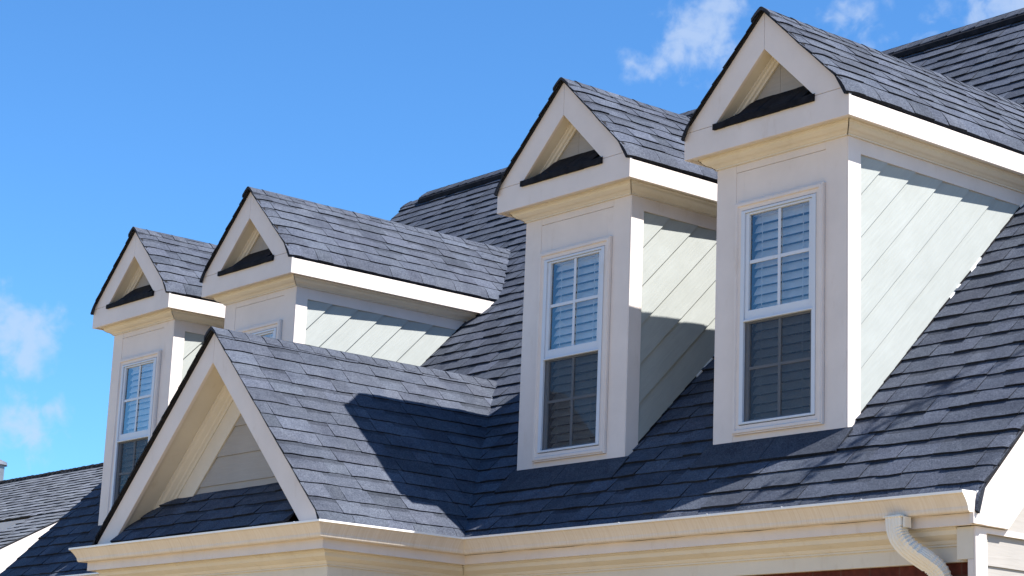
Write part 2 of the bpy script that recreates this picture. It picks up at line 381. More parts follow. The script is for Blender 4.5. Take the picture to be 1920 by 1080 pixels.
# walls of the house
XW = 4.085; XWL = XL + .17; YB = 2 * YR; YW = -.36
mb = MB()
mb.prism([(-.70, YW, GZ), (XW - .0005, YW, GZ), (XW - .0005, YW, -.74), (-.70, YW, -.74)], (0, .2, 0))
part(mb.build('brick_wall', [BRICK]))
mb = MB(); mb.prism([(XWL + .0005, YW, GZ), (-3.79, YW, GZ), (-3.79, YW, -.74), (XWL + .0005, YW, -.74)], (0, .2, 0))
part(mb.build('brick_wall', [BRICK]))
mb = MB(); mb.box(XWL + .03, XW - .03, YB + .1, YB + .3, GZ, -.60); part(mb.build('rear_wall', [BRICK]))
def side_wall(X, s):
    mb = MB(); zb = GZ + .5; rows = int((YR * M + .8 - zb) / .205) + 2
    z = -.766
    while z > zb: z -= .205
    pts_in = [(X - s * .012, -.32, GZ), (X - s * .012, YB, GZ), (X - s * .012, YB, -.72), (X - s * .012, YR, ZR - .55), (X - s * .012, -.32, -.66)]
    mb.prism(pts_in, (-s * .12, 0, 0))
    while z < ZR - .2:
        t = z + .205
        def yl(zz): return max(-.388, (zz + .30) / M)
        y0, y1 = yl(z), yl(t)
        if y0 < YR:
            a, b = (X + s * .012), (X + s * .001)
            P = [(a, y0, z), (a, YB - y0, z), (b, YB - min(y1, YR), t), (b, min(y1, YR), t)]
            mb.poly(P); mb.poly([(a, y0, z), (a, YB - y0, z), (X - s * .005, YB - y0, z + .002), (X - s * .005, y0, z + .002)])
        z = t
    return part(mb.build('side_wall', [SIDE_H], fix=False))
side_wall(XW, 1); side_wall(XWL, -1)
mb = MB(); mb.box(XW + .0125, XW + .028, -.490, -.389, GZ, -.757); mb.box(XW - .03, XW + .012, -.4895, YW - .0005, GZ, -.9455)
part(mb.build('corner_board', [CREAM], bevel=.002))
mb = MB(); mb.box(3.978, XW + .0115, -.4885, YW - .0005, -.9445, -.757); part(mb.build('corner_block', [CREAM2], bevel=.002))
mb = MB()                               # frieze band along the right wall, under the rake
mb.prism([(XW + .014, -.388, -.790), (XW + .014, YB, -.790), (XW + .014, YB, -.757), (XW + .014, -.388, -.757)], (.012, 0, 0))
part(mb.build('frieze_board', [CREAM]))
for X0, X1 in ((XW, XR - .031), (XL + .031, XWL)):   # soffit under each rake
    mb = MB()
    for f in (1, -1):
        q = lambda y: YR + f * (y - YR)
        mb.prism([(X0, q(-.21), -.735), (X0, q(YR), ZR - .505), (X0, q(YR), ZR - .525), (X0, q(-.21), -.755)], (X1 - X0, 0, 0))
        mb.box(X0, X1, min(q(-.50), q(-.20)), max(q(-.50), q(-.20)), -.753, -.735)
    part(mb.build('rake_soffit', [CREAM2]))

# eaves: fascia, soffit, crown and frieze
CROWN = [(0, 0), (.115, 0), (.115, -.012), (.098, -.020), (.090, -.045), (.062, -.062), (.040, -.072), (.028, -.090), (.018, -.094), (.018, -.104), (0, -.104)]
def eave(x0, x1, yf, yw, zf0, zf1, zfr, name, s0=0, s1=0, w=None):
    mb = MB(); mb.sweep((x0, yf, 0), (x1, yf, 0), (0, -1, 0), (0, 0, 1), [(0, zf1), (0, zf0), (-.022, zf0), (-.022, zf1)], s0, s1)
    part(mb.build('fascia_board', [CREAM], bevel=.0015))
    mb = MB(); mb.sweep((x0, yf, 0), (x1, yf, 0), (0, -1, 0), (0, 0, 1), [(-.022, zf0 + .006), (yf - yw, zf0 + .006), (yf - yw, zf0 + .02), (-.022, zf0 + .02)], s0, s1)
    part(mb.build('soffit', [CREAM2]))
    mb = MB(); mb.sweep((w[0] if w else x0, yw - .036, zf0 + .005), (w[1] if w else x1, yw - .036, zf0 + .005), (0, -.9, 0), (0, 0, 1), CROWN, 1 if s0 > 0 else 0, 1 if s1 > 0 else 0)
    part(mb.build('crown_moulding', [CREAM2], bevel=0))
    mb = MB(); a, b = (w or (x0, x1)); mb.box(a, b, yw - .036, yw - .0005, zfr, zf0 + .004)
    part(mb.build('frieze_board', [CREAM2], bevel=.0015))
eave(-.54, XR - .031, -.53, YW, -.755, -.56, -.945, 'e', w=(-.695, 3.9775))
eave(XL, -3.94, -.53, YW, -.755, -.56, -.945, 'e', w=(XWL, -3.79))
# boxed end of the eave at the right corner
mb = MB(); mb.box(XR - .033, XR - .0005, -.549, -.5305, -.753, -.62); part(mb.build('eave_return', [CREAM]))

# ---------------------------------------------------------------- dormers
Wf, ZA, ZBT, ZBB, YF = .771, 2.991, 2.255, 2.056, -.176
PD = (ZA - ZBT) / Wf; cd_ = 1 / math.sqrt(1 + PD * PD); sd_ = PD * cd_
def clip(poly, fn):
    out = []
    for i, p in enumerate(poly):
        q = poly[(i + 1) % len(poly)]; a, b = fn(p), fn(q)
        if a >= 0: out.append(p)
        if (a >= 0) != (b >= 0):
            t = a / (a - b); out.append(tuple(p[j] + (q[j] - p[j]) * t for j in range(len(p))))
    return out
def dormer(cx, seed, label):
    rnd = random.Random(seed)
    X = lambda x: cx + x
    # front wall (the dormer itself) with the opening of the window
    wx, wz0, wz1 = .347, .124, 1.634
    mb = MB(); T = .03; pz = 1.930
    mb.box(X(-.6), X(-.4215), 0, T, -.04, 2.10); mb.box(X(.4105), X(.6), 0, T, -.04, 2.10)          # wide boards at both sides
    mb.box(X(-.4215), X(-wx), .003, T, -.04, pz); mb.box(X(wx), X(.4105), .003, T, -.04, pz)
    mb.box(X(-wx), X(wx), .003, T, -.04, wz0); mb.box(X(-wx), X(wx), .003, T, wz1, pz)
    mb.box(X(-.4205), X(.4095), .001, T, pz + .0025, 2.10)
    for s in (-1, 1):                                                                                  # cheeks behind the siding
        x = X(s * .588); mb.prism([(x, T, -.03), (x, T, 2.08), (x, 2.25, 2.08), (x, 2.25, 2.0)], (-s * .02, 0, 0))
    dm = part(mb.build('dormer', [CREAM], bevel=.0012), None, label)
    pt = lambda b, name, mats, **k: part(b.build(name, mats, **k), dm)
    # room behind the window
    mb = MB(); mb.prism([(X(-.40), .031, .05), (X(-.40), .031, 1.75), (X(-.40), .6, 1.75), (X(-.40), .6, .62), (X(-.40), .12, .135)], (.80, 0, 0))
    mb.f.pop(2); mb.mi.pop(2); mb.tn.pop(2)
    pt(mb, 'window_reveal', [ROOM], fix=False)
    # siding on both cheeks, boards parallel to the big roof
    for s in (-1, 1):
        mb = MB(); Wc = .125; step = .2955; c = -.005
        while c < 2.0:
            reg = [(Wc, c + M * Wc - 3), (3.2, c + M * 3.2 - 3), (3.2, 9), (Wc, 9)]
            poly = [(Wc, -.1), (3, -.1), (3, 1.886), (Wc, 1.886)]
            poly = clip(poly, lambda p: p[1] - M * p[0] - c); poly = clip(poly, lambda p: c + step - (p[1] - M * p[0]))
            if len(poly) > 2:
                off = lambda p: .002 + .016 * (1 - (p[1] - M * p[0] - c) / step)
                mb.poly([(X(s * (.5885 + off(p))), p[0], p[1]) for p in poly])
                lo2 = [p for p in poly if abs(p[1] - M * p[0] - c) < 1e-5]
                if len(lo2) > 1: mb.poly([(X(s * .6065), lo2[0][0], lo2[0][1]), (X(s * .6065), lo2[1][0], lo2[1][1]), (X(s * .586), lo2[1][0], lo2[1][1] + .002), (X(s * .586), lo2[0][0], lo2[0][1] + .002)])
            c += step
        pt(mb, 'siding', [SIDE_D], fix=False)
        mb = MB(); xo = X(s * .6005)
        mb.prism([(xo, .001, -.03), (xo, .128, .10), (xo, .128, 2.0), (xo, .001, 2.0)], (s * .010, 0, 0))
        pt(mb, 'corner_board', [CREAM], bevel=.0012)
        mb = MB(); xo = X(s * .589); mb.prism([(xo, .1285, 1.886), (xo, 1.95, 1.886), (xo, 2.1, 2.05), (xo, .1285, 2.05)], (s * .020, 0, 0))
        pt(mb, 'frieze_board', [CREAM], bevel=.001)
        mb = MB(); xo = X(s * Wf); mb.prism([(xo, YF + .0246, ZBB), (xo, 2.24, ZBB), (xo, 2.24, 2.195), (xo, YF + .0246, 2.195)], (-s * .02, 0, 0))
        pt(mb, 'side_fascia', [CREAM], bevel=.0012)
    # soffit ring and crown
    for s in (-1, 1):                                                     # step flashing where the cheek meets the shingles
        mb = MB(); y = .13; x = X(s * .6150)
        while y < 1.86:
            h = rnd.uniform(.0, .005); g0 = rnd.uniform(-.001, .002); white = rnd.random() < .10; h -= .006 if white else 0
            mb.prism([(x, y, M * y - .02), (x, y + .115 + g0, M * (y + .115 + g0) - .02), (x, y + .115 + g0, M * (y + .115 + g0) + .001), (x, y, M * y + .003 + h)], (-s * .0125, 0, 0), 0 if white else 1)
            y += .115
        pt(mb, 'step_flashing', [LIP, DARK])
    mb = MB(); rr = random.Random(seed + 40)                              # apron under the front wall
    for xa, xb in ((-.66, -.02), (-.018, .655)):
        lift = .007
        P = [(0.0, lift + .010), (-.06, lift + .004), (-.165 + rr.uniform(-.008, .008), lift + .001)]
        for (ya, ha), (yb_, hb_) in zip(P, P[1:]):
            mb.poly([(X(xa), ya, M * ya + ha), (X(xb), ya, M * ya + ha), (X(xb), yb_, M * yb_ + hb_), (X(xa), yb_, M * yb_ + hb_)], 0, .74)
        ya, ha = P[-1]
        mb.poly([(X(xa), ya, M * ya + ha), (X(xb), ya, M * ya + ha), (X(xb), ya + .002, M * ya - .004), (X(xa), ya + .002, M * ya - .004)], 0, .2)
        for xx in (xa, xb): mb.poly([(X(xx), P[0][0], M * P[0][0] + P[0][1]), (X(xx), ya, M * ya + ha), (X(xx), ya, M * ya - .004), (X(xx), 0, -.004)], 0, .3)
    pt(mb, 'apron', [SH], fix=False)
    mb = MB(); zs = ZBB + .010
    mb.box(X(-.75), X(.75), YF + .021, 0.0, zs, zs + .012)
    for s in (-1, 1): mb.box(*sorted((X(s * .59), X(s * .75))), .0, 2.12, zs, zs + .012)
    pt(mb, 'soffit', [CREAM2])
    cr = [(0, 0), (.100, 0), (.100, -.010), (.088, -.016), (.082, -.032), (.060, -.048), (.036, -.056), (.024, -.066), (.015, -.070), (.015, -.080), (0, -.080)]
    mb = MB(); mb.sweep((X(-.6005), -.0005, zs), (X(.6005), -.0005, zs), (0, -1, 0), (0, 0, 1), cr, -1, 1, caps=False)
    for s in (-1, 1): mb.sweep((X(s * .6095), -.0005, zs), (X(s * .6095), 2.1, zs), (s, 0, 0), (0, 0, 1), cr, -1, 0, caps=False)
    pt(mb, 'crown_moulding', [CREAM2])
    # gable frame: two rakes and a band
    oz, oh = 2.702, .4665
    mb = MB(); g = .0014; th = .024
    for s in (-1, 1):
        mb.prism([(X(s * g), YF, oz + g), (X(s * oh), YF, ZBT + g), (X(s * (Wf - .022)), YF, ZBT + g), (X(s * (Wf - .040)), YF, ZA - .006 - (Wf - .040) * PD), (X(s * g), YF, ZA - .006)], (0, th, 0))
    mb.prism([(X(-Wf), YF + .0005, ZBB), (X(Wf), YF + .0005, ZBB), (X(Wf), YF + .0005, 2.215), (X(Wf - .021), YF + .0005, ZBT - g), (X(.021 - Wf), YF + .0005, ZBT - g), (X(-Wf), YF + .0005, 2.215)], (0, th, 0))
    pt(mb, 'gable_frame', [CREAM], bevel=.0012)
    # recess: sloping soffits, moulding, panel, ledge
    mb = MB()
    for s in (-1, 1):
        mb.prism([(X(0), YF + .025, oz + .012), (X(s * .62), YF + .025, oz + .012 - .62 * PD), (X(s * .62), YF + .025, oz + .03 - .62 * PD), (X(0), YF + .025, oz + .03)], (0, .18, 0))
    pt(mb, 'gable_soffit', [CREAM2])
    mb = MB()
    for s in (-1, 1):
        D = (0, -1, 0); U = V3((s * sd_, 0, cd_)); a = V3((X(0), -.012, oz + .010)); b = V3((X(s * .60), -.012, oz + .010 - .60 * PD))
        mb.sweep(a, b, D, U, [(0, 0), (.055, 0), (.055, -.010), (.040, -.016), (.034, -.030), (.020, -.036), (.016, -.050), (0, -.050)], 0, 0, caps=False)
    pt(mb, 'gable_moulding', [CREAM2])
    mb = MB(); mb.prism([(X(-.62), -.010, ZBT - .05), (X(-.0012), -.010, ZBT - .05), (X(-.0012), -.010, oz), (X(-.62), -.010, oz - .60 * PD)], (0, .02, 0))
    mb.prism([(X(.62), -.010, ZBT - .05), (X(.0012), -.010, ZBT - .05), (X(.0012), -.010, oz), (X(.62), -.010, oz - .60 * PD)], (0, .02, 0))
    pt(mb, 'gable_panel', [SIDE_H])
    mb = MB(); w0 = .471; n = 9                                                     # dark ledge flashing, slightly uneven
    for i in range(n):
        a, b = -w0 + 2 * w0 * i / n, -w0 + 2 * w0 * (i + 1) / n; h0, h1 = rnd.uniform(-.0015, .0015), rnd.uniform(-.0015, .0015)
        hm = lambda x: max(0.0, (w0 + .004 - abs(x)) * PD)
        za, zb = ZBT + .004 + h0, ZBT + .004 + h1
        mb.prism([(X(a), YF - .022, za - .043), (X(a), YF - .022, za), (X(a), -.012, min(za + .165, ZBT + hm(a) + .01)), (X(a), -.012, za - .034)], (b - a - (.001 if i < n - 1 else 0), 0, 0))
    pk = rnd.uniform(-.02, .05)
    mb.prism([(X(pk - .035), -.0125, ZBT + .12), (X(pk + .035), -.0125, ZBT + .12), (X(pk + .004), -.0125, ZBT + .155), (X(pk - .004), -.0125, ZBT + .155)], (0, -.004, 0))
    pt(mb, 'ledge', [DARK])
    # roof
    mb = MB(); hwid = .803; zs0 = ZA + .012; yfr = YF - .034
    for s in (-1, 1):
        zE = zs0 - PD * hwid; O = V3((X(s * hwid), yfr, zE)); vl = hwid / cd_
        lim = lambda v: (0, (zE + v * sd_) / M - yfr + .10)
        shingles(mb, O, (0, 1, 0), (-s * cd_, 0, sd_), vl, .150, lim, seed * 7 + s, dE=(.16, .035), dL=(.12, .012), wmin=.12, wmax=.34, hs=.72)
        felt_slab(mb, O + V3((0, .008, 0)), (0, 1, 0), (-s * cd_, 0, sd_), vl, lim, .115, th=.014)
    rf = pt(mb, 'shingle_roof', [SH, FELT], fix=False)
    mb = MB(); caps(mb, (X(0), yfr - .012, zs0 - .004), (X(0), ZA / M + .02, zs0 - .004), (-cd_, 0, -sd_), (cd_, 0, -sd_), .125, .150, seed * 5, lift=.009)
    pt(mb, 'ridge_cap', [SH], fix=False)
    # window
    mb = MB(); a = (-.409, .409, .058, 1.70); w = .062
    pr = [(0, 0), (.022, 0), (.022, -.006), (.032, -.012), (.032, -.030), (.020, -.036), (.018, -w), (0, -w)]
    x0, x1, z0, z1 = X(a[0]), X(a[1]), a[2], a[3]
    for P0, P1, U in (((x0, 0, z1), (x1, 0, z1), (0, 0, 1)), ((x1, 0, z1), (x1, 0, z0), (1, 0, 0)), ((x1, 0, z0), (x0, 0, z0), (0, 0, -1)), ((x0, 0, z0), (x0, 0, z1), (-1, 0, 0))):
        P0, P1, U = V3(P0), V3(P1), V3(U); A = (P1 - P0).normalized(); b = len(mb.v); k = len(pr)
        for E, sg in ((P0, 1), (P1, -1)):
            for d, z in pr: mb.v.append(tuple(E + A * (-z * sg) + U * z + V3((0, -d, 0))))
        for j in range(k): q = (j + 1) % k; mb.face([b + j, b + q, b + k + q, b + k + j])
    pt(mb, 'window_casing', [CREAM])
    def ring(mb, x0, x1, z0, z1, wl, wr, wb, wt, y0, y1, m=0):
        mb.box(x0, x0 + wl, y0, y1, z0, z1, m); mb.box(x1 - wr, x1, y0, y1, z0, z1, m)
        mb.box(x0 + wl, x1 - wr, y0 + .0004, y1, z0, z0 + wb, m); mb.box(x0 + wl, x1 - wr, y0 + .0004, y1, z1 - wt, z1, m)
    mb = MB(); ring(mb, X(-.346), X(.346), .126, 1.633, .034, .034, .016, .018, -.024, .028)
    pt(mb, 'window_frame', [VINYL], bevel=.002)
    mb = MB(); ring(mb, X(-.311), X(.311), .838, 1.613, .033, .033, .078, .014, -.013, .012)
    mb.box(X(-.325), X(.325), -.0265, -.0135, .838, .850)
    mb.box(X(-.0125), X(.0125), -.006, .001, .917, 1.598); mb.box(X(-.277), X(-.0128), -.0055, .001, 1.2475, 1.2725); mb.box(X(.0128), X(.277), -.0055, .001, 1.2475, 1.2725)
    pt(mb, 'window_sash', [VINYL], bevel=.0015)
    mb = MB(); ring(mb, X(-.311), X(.311), .143, .837, .030, .030, .014, .010, .001, .022)
    mb.box(X(-.0115), X(.0115), .005, .012, .158, .826); mb.box(X(-.28), X(-.012), .0055, .012, .503, .523); mb.box(X(.012), X(.28), .0055, .012, .503, .523)
    pt(mb, 'window_sash', [VINYL], bevel=.0015)
    mb = MB(); mb.poly([(X(-.278), .004, .916), (X(.278), .004, .916), (X(.278), .004, 1.60), (X(-.278), .004, 1.60)]); pt(mb, 'window_pane', [GLASS], fix=False)
    mb = MB(); mb.poly([(X(-.281), .015, .156), (X(.281), .015, .156), (X(.281), .015, .828), (X(-.281), .015, .828)]); pt(mb, 'window_pane', [GLASS], fix=False)
    mb = MB(); mb.poly([(X(-.312), -.006, .145), (X(.312), -.006, .145), (X(.312), -.006, .836), (X(-.312), -.006, .836)]); pt(mb, 'window_screen', [SCR], fix=False)
    mb = MB(); z = .175; tilt = R(59); i = 0
    while z < 1.62:
        for xa, xb in ((-.285, .285),):
            da = tilt + rnd.uniform(-.03, .03); c_, s_ = math.cos(da) * .037, math.sin(da) * .037; yc = .066 + .002 * math.sin(i * 1.3); sag = rnd.uniform(-.002, .002)
            P = []
            for t in (-1, -.5, 0, .5, 1):
                bow = .004 * (1 - t * t); P.append((yc + c_ * t * 1.0 - bow * .7, z + s_ * t + bow * .3))
            for (ya, za), (yb_, zb) in zip(P, P[1:]):
                mb.poly([(X(xa), ya, za), (X(xb), ya, za + sag), (X(xb), yb_, zb + sag), (X(xa), yb_, zb)])
        z += .0635; i += 1
    for x in (-.19, .0, .19): mb.box(X(x - .0025), X(x + .0025), .026, .028, .15, 1.62)
    mb.box(X(-.288), X(.288), .035, .09, 1.60, 1.635)
    pt(mb, 'window_blind', [BLIND], fix=False)
    return dm
dormer(DX[3], 4, 'nearest and largest-looking dormer at the right, its sage cheek fully in the sun')
dormer(DX[2], 3, 'tall dormer left of the nearest one, a shadow across its sage cheek')
dormer(DX[1], 2, 'dormer behind the big front gable, only the top of its window showing')
dormer(DX[0], 1, 'farthest dormer at the left end of the roof')

# ---------------------------------------------------------------- front gable
gA, gI, gH, gIH, gzb, gY = 1.049, .790, 1.659, 1.365, -.545, -1.781
PG = (gA - gzb) / gH; cg = 1 / math.sqrt(1 + PG * PG); sg_ = PG * cg
mb = MB(); ho = gH + .085; zt = gA + .024; yfr = gY - .034
for s in (-1, 1):
    zE = zt - PG * ho; O = V3((GX + s * ho, yfr, zE)); vl = ho / cg
    lim = lambda v: (0, max(.2, (zE + v * sg_) / M - yfr + .10))
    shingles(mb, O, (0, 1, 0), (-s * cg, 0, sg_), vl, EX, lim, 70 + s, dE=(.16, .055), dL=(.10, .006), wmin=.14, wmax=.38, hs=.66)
    felt_slab(mb, O + V3((0, .008, 0)), (0, 1, 0), (-s * cg, 0, sg_), vl, lim, .12, th=.014)
fg = part(mb.build('front_gable', [SH, FELT], fix=False), None, 'wide gable with an open triangular recess projecting over the gutter')
pg = lambda b, name, mats, **k: part(b.build(name, mats, **k), fg)
mb = MB(); caps(mb, (GX, yfr - .014, zt - .004), (GX, gA / M + .04, zt - .004), (-cg, 0, -sg_), (cg, 0, -sg_), .13, .155, 33, lift=.010); pg(mb, 'ridge_cap', [SH], fix=False)
mb = MB()
for s in (-1, 1):
    mb.prism([(GX + s * .0014, gY, gI), (GX + s * gIH, gY, gzb), (GX + s * (gH - .012), gY, gzb), (GX + s * .0014, gY, gA - .008)], (0, .028, 0))
pg(mb, 'rake_board', [CREAM], bevel=.0015)
mb = MB(); yb = -1.475
for s in (-1, 1):
    mb.prism([(GX, gY + .029, gI + .015), (GX + s * 1.55, gY + .029, gI + .015 - 1.55 * PG), (GX + s * 1.55, gY + .029, gI + .035 - 1.55 * PG), (GX, gY + .029, gI + .035)], (0, yb - gY - .029, 0))
pg(mb, 'gable_soffit', [CREAM2])
mb = MB()
for s in (-1, 1):
    a = V3((GX, yb, gI + .013)); b = V3((GX + s * 1.50, yb, gI + .013 - 1.50 * PG)); U = V3((s * sg_, 0, cg))
    mb.sweep(a, b, (0, -1, 0), U, [(0, 0), (.105, 0), (.105, -.010), (.088, -.020), (.080, -.042), (.056, -.058), (.050, -.070), (.034, -.080), (.030, -.100), (0, -.100)], 0, 0, caps=False)
pg(mb, 'crown_moulding', [CREAM2])
mb = MB()
for s in (-1, 1):
    mb.prism([(GX + s * .001, yb - .022, gI - .10), (GX + s * 1.5, yb - .022, gI - .10 - 1.5 * PG), (GX + s * 1.5, yb - .022, .430 - 1.5 * PG), (GX + s * .001, yb - .022, .430)], (0, .016, 0))
pg(mb, 'frieze_board', [CREAM2], bevel=.001)
mb = MB(); z = -.34
while z < .6:
    t = z + .225; hx_ = lambda q: max(.0, (gI + .0 - q) / PG)
    mb.poly([(GX - hx_(z), yb - .012, z), (GX + hx_(z), yb - .012, z), (GX + hx_(t), yb - .001, t), (GX - hx_(t), yb - .001, t)])
    mb.poly([(GX - hx_(z), yb - .012, z), (GX + hx_(z), yb - .012, z), (GX + hx_(z), yb + .01, z + .002), (GX - hx_(z), yb + .01, z + .002)])
    z = t
pg(mb, 'gable_siding', [SIDE_H], fix=False)
mb = MB(); y0, z0 = -1.85, -.555; sl = (-.165 - z0) / (yb - y0); c_ = 1 / math.sqrt(1 + sl * sl)
hf = lambda v: min(1.27 + .3 * v, (gI - .04 - (z0 + v * c_ * sl)) / PG)
lim = lambda v: (1.65 - hf(v), 1.65 + hf(v))
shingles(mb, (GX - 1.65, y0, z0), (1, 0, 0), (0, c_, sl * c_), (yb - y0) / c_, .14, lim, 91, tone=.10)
felt_slab(mb, (GX - 1.65, y0, z0), (1, 0, 0), (0, c_, sl * c_), (yb - y0) / c_, lim, .02)
pg(mb, 'skirt_roof', [SH, FELT], fix=False)
# entablature below the front gable
bx0, bx1, byf = -3.962, -.523, -1.811
mb = MB(); pf = [(0, -.56), (0, -.757), (-.022, -.757), (-.022, -.56)]
mb.sweep((bx0, byf, 0), (bx1, byf, 0), (0, -1, 0), (0, 0, 1), pf, -1, 1, caps=False)
mb.sweep((bx1, byf, 0), (bx1, -.53, 0), (1, 0, 0), (0, 0, 1), pf, -1, -1, caps=False)
mb.sweep((bx0, byf, 0), (bx0, -.53, 0), (-1, 0, 0), (0, 0, 1), pf, -1, -1, caps=False)
pg(mb, 'fascia_board', [CREAM])
mb = MB(); mb.box(bx0 + .02, bx1 - .02, byf + .02, -.50, -.751, -.738); pg(mb, 'soffit', [CREAM2])
wx0, wx1, wy = -3.79, -.695, -1.64
mb = MB(); zz = -.752; f = .02
mb.sweep((wx0, wy, zz), (wx1, wy, zz), (0, -1, 0), (0, 0, 1), CROWN, -1, 1, caps=False)
mb.sweep((wx1, wy, zz), (wx1, YW - .036, zz), (1, 0, 0), (0, 0, 1), CROWN, -1, -1, caps=False)
mb.sweep((wx0, wy, zz), (wx0, YW - .036, zz), (-1, 0, 0), (0, 0, 1), CROWN, -1, -1, caps=False)
pg(mb, 'crown_moulding', [CREAM2])
mb = MB(); mb.box(wx0, wx1, wy, wy + .22, -1.32, -.752); mb.box(wx1 - .22, wx1, wy + .22, YW - .0365, -1.32, -.752); mb.box(wx0, wx0 + .22, wy + .22, YW - .0365, -1.32, -.752)
pg(mb, 'porch_beam', [CREAM2], bevel=.002)
for px in (wx0 + .12, wx1 - .12):
    mb = MB(); seg = 20
    prof = [(.13, GZ), (.13, GZ + .12), (.105, GZ + .16), (.10, GZ + .3), (.085, -1.45), (.10, -1.42), (.12, -1.38), (.12, -1.322)]
    for r_, z in prof:
        for i in range(seg): a = 2 * math.pi * i / seg; mb.v.append((px + r_ * math.cos(a), wy + .12 + r_ * math.sin(a), z))
    for j in range(len(prof) - 1):
        for i in range(seg): q = (i + 1) % seg; mb.face([j * seg + i, j * seg + q, (j + 1) * seg + q, (j + 1) * seg + i])
    pg(mb, 'porch_column', [CREAM])

# ---------------------------------------------------------------- gutters
KP = [(0, .004), (0, -.112), (.056, -.112), (.062, -.106), (.066, -.096), (.068, -.082), (.079, -.062), (.088, -.048), (.097, -.036), (.109, -.020), (.1215, -.013), (.1225, -.011), (.1225, .002), (.106, .003), (.106, -.006), (.108, -.008), (.102, -.020), (.090, -.036), (.074, -.060), (.062, -.09), (.052, -.104), (.004, -.104), (.004, .004)]
def gutter(P0, P1, D, s0, s1, endcap=None, n=1):
    mb = MB(); z = V3((0, 0, -.575)); P0, P1 = V3(P0) + z, V3(P1) + z
    mb.sweep(P0, P1, D, (0, 0, 1), KP, s0, s1, n=n); A = (P1 - P0).normalized()
    k = len(KP)
    for i, (f) in enumerate(mb.f):                     # sunlight on the rolled lip, painted in as a paler enamel
        if len(f) == 4 and {f[0] % k, f[1] % k} <= {10, 11, 12, 13, 14}: mb.mi[i] = 1
    # hidden hangers seen as small seams on the lip
    L = (P1 - P0).length; rnd = random.Random(int(L * 97)); a = .35
    while a < L - .2:
        c = P0 + A * a + V3(D) * .1225; mb.prism([c - A * .003 - V3((0, 0, .003)), c + A * .003 - V3((0, 0, .003)), c + A * .003 + V3((0, 0, .0045)), c - A * .003 + V3((0, 0, .0045))], V3(D) * .0018 - V3(D) * .02, 1)
        a += rnd.uniform(.5, .95)
    if endcap:
        E = P1 if endcap == 1 else P0; sg2 = 1 if endcap == 1 else -1
        out = [(-.0, .008), (-.0, -.115), (.058, -.115), (.067, -.106), (.070, -.092), (.073, -.080), (.082, -.062), (.099, -.036), (.122, -.008), (.124, .004)]
        mb.prism([E + V3(D) * d + V3((0, 0, q)) for d, q in out], A * sg2 * .004, 1)
        mb.prism([E + V3(D) * d + V3((0, 0, q)) + A * sg2 * .003 for d, q in ((-.012, .012), (-.012, -.118), (-.002, -.118), (-.002, .012))], A * sg2 * .012, 1)
    return part(mb.build('gutter', [GUT if abs(D[1]) else GUTY, LIP]))
gutter((bx1, -.53, 0), (4.146, -.53, 0), (0, -1, 0), 1, 0, 1)
gutter((bx1, byf, 0), (bx1, -.53, 0), (1, 0, 0), -1, -1)
gutter((bx0, byf, 0), (bx1, byf, 0), (0, -1, 0), -1, 1)
gutter((bx0, byf, 0), (bx0, -.53, 0), (-1, 0, 0), -1, -1)
gutter((XL, -.53, 0), (bx0, -.53, 0), (0, -1, 0), 0, -1, 2)
# downspout
mb = MB()
path = [(3.627, -.600, -.680), (3.629, -.600, -.728), (3.633, -.598, -.778), (3.660, -.585, -.838), (3.718, -.550, -.897), (3.790, -.500, -.952), (3.822, -.468, -.990), (3.836, -.446, -1.04), (3.840, -.440, -1.10), (3.840, -.440, -1.3), (3.840, -.440, GZ + .15)]
fine = []
for i in range(len(path) - 1):
    n = 6 if i < len(path) - 2 else 4
    for j in range(n): t = j / n; fine.append(tuple(path[i][q] * (1 - t) + path[i + 1][q] * t for q in range(3)) + (i + t,))
fine.append((*path[-1], len(path) - 1)); fine_s = []
for i, p in enumerate(fine):
    a = fine[max(0, i - 4):i + 5]
    fine_s.append(tuple(sum(q[c] for q in a) / len(a) for c in range(3)) + (p[3],) if 3 < i < len(fine) - 8 else p)
def section():
    pts = []; hw, hd = .058, .040
    def edge(a, b, n, amp, nx, ny):
        for j in range(n):
            t = j / n; bmp = amp * 1.5 * (.5 - .5 * math.cos(t * math.pi * 2 * 4)); pts.append((a[0] * (1 - t) + b[0] * t + nx * -bmp, a[1] * (1 - t) + b[1] * t + ny * -bmp))
    c = .008
    edge((-hw + c, -hd), (hw - c, -hd), 16, .004, 0, -1); edge((hw, -hd + c), (hw, hd - c), 12, .004, 1, 0); edge((hw - c, hd), (-hw + c, hd), 6, 0, 0, 1); edge((-hw, hd - c), (-hw, -hd + c), 6, 0, -1, 0)
    return pts
sec = section(); k = len(sec)
for i, (x, y, z, q) in enumerate(fine_s):
    a = fine_s[max(0, i - 1)]; b = fine_s[min(len(fine_s) - 1, i + 1)]; t = (V3(b[:3]) - V3(a[:3])).normalized()
    sx_ = V3((1, 0, 0)) - t * t.x; sx_.normalize(); nrm = t.cross(sx_).normalized()
    if nrm.y < 0: nrm = -nrm
    bend1 = 1.4 <= q <= 4.2; bend2 = 5.0 <= q <= 7.4; crimp = i % 2
    for sx, sy in sec:
        f = 1.0
        if bend1 and crimp: f = 1 - .17 * max(0, min(1, (sx + .02) / .08))
        if bend2 and crimp: f = 1 - .17 * max(0, min(1, (.03 - sx) / .09)) if sx < 0 else 1 - .10
        mb.v.append(tuple(V3((x, y, z)) + sx_ * (sx * f) + nrm * (sy * (1 - (1 - f) * .5))))
for i in range(len(fine_s) - 1):
    for j in range(k): q = (j + 1) % k; mb.face([i * k + j, i * k + q, (i + 1) * k + q, (i + 1) * k + j])
ds = part(mb.build('downspout', [DSP]))
mb = MB(); mb.box(3.627 - .066, 3.627 + .066, -.645, -.555, -.6925, -.686); mb.box(3.627 + .0665, 3.627 + .078, -.62, -.56, -.752, -.69)
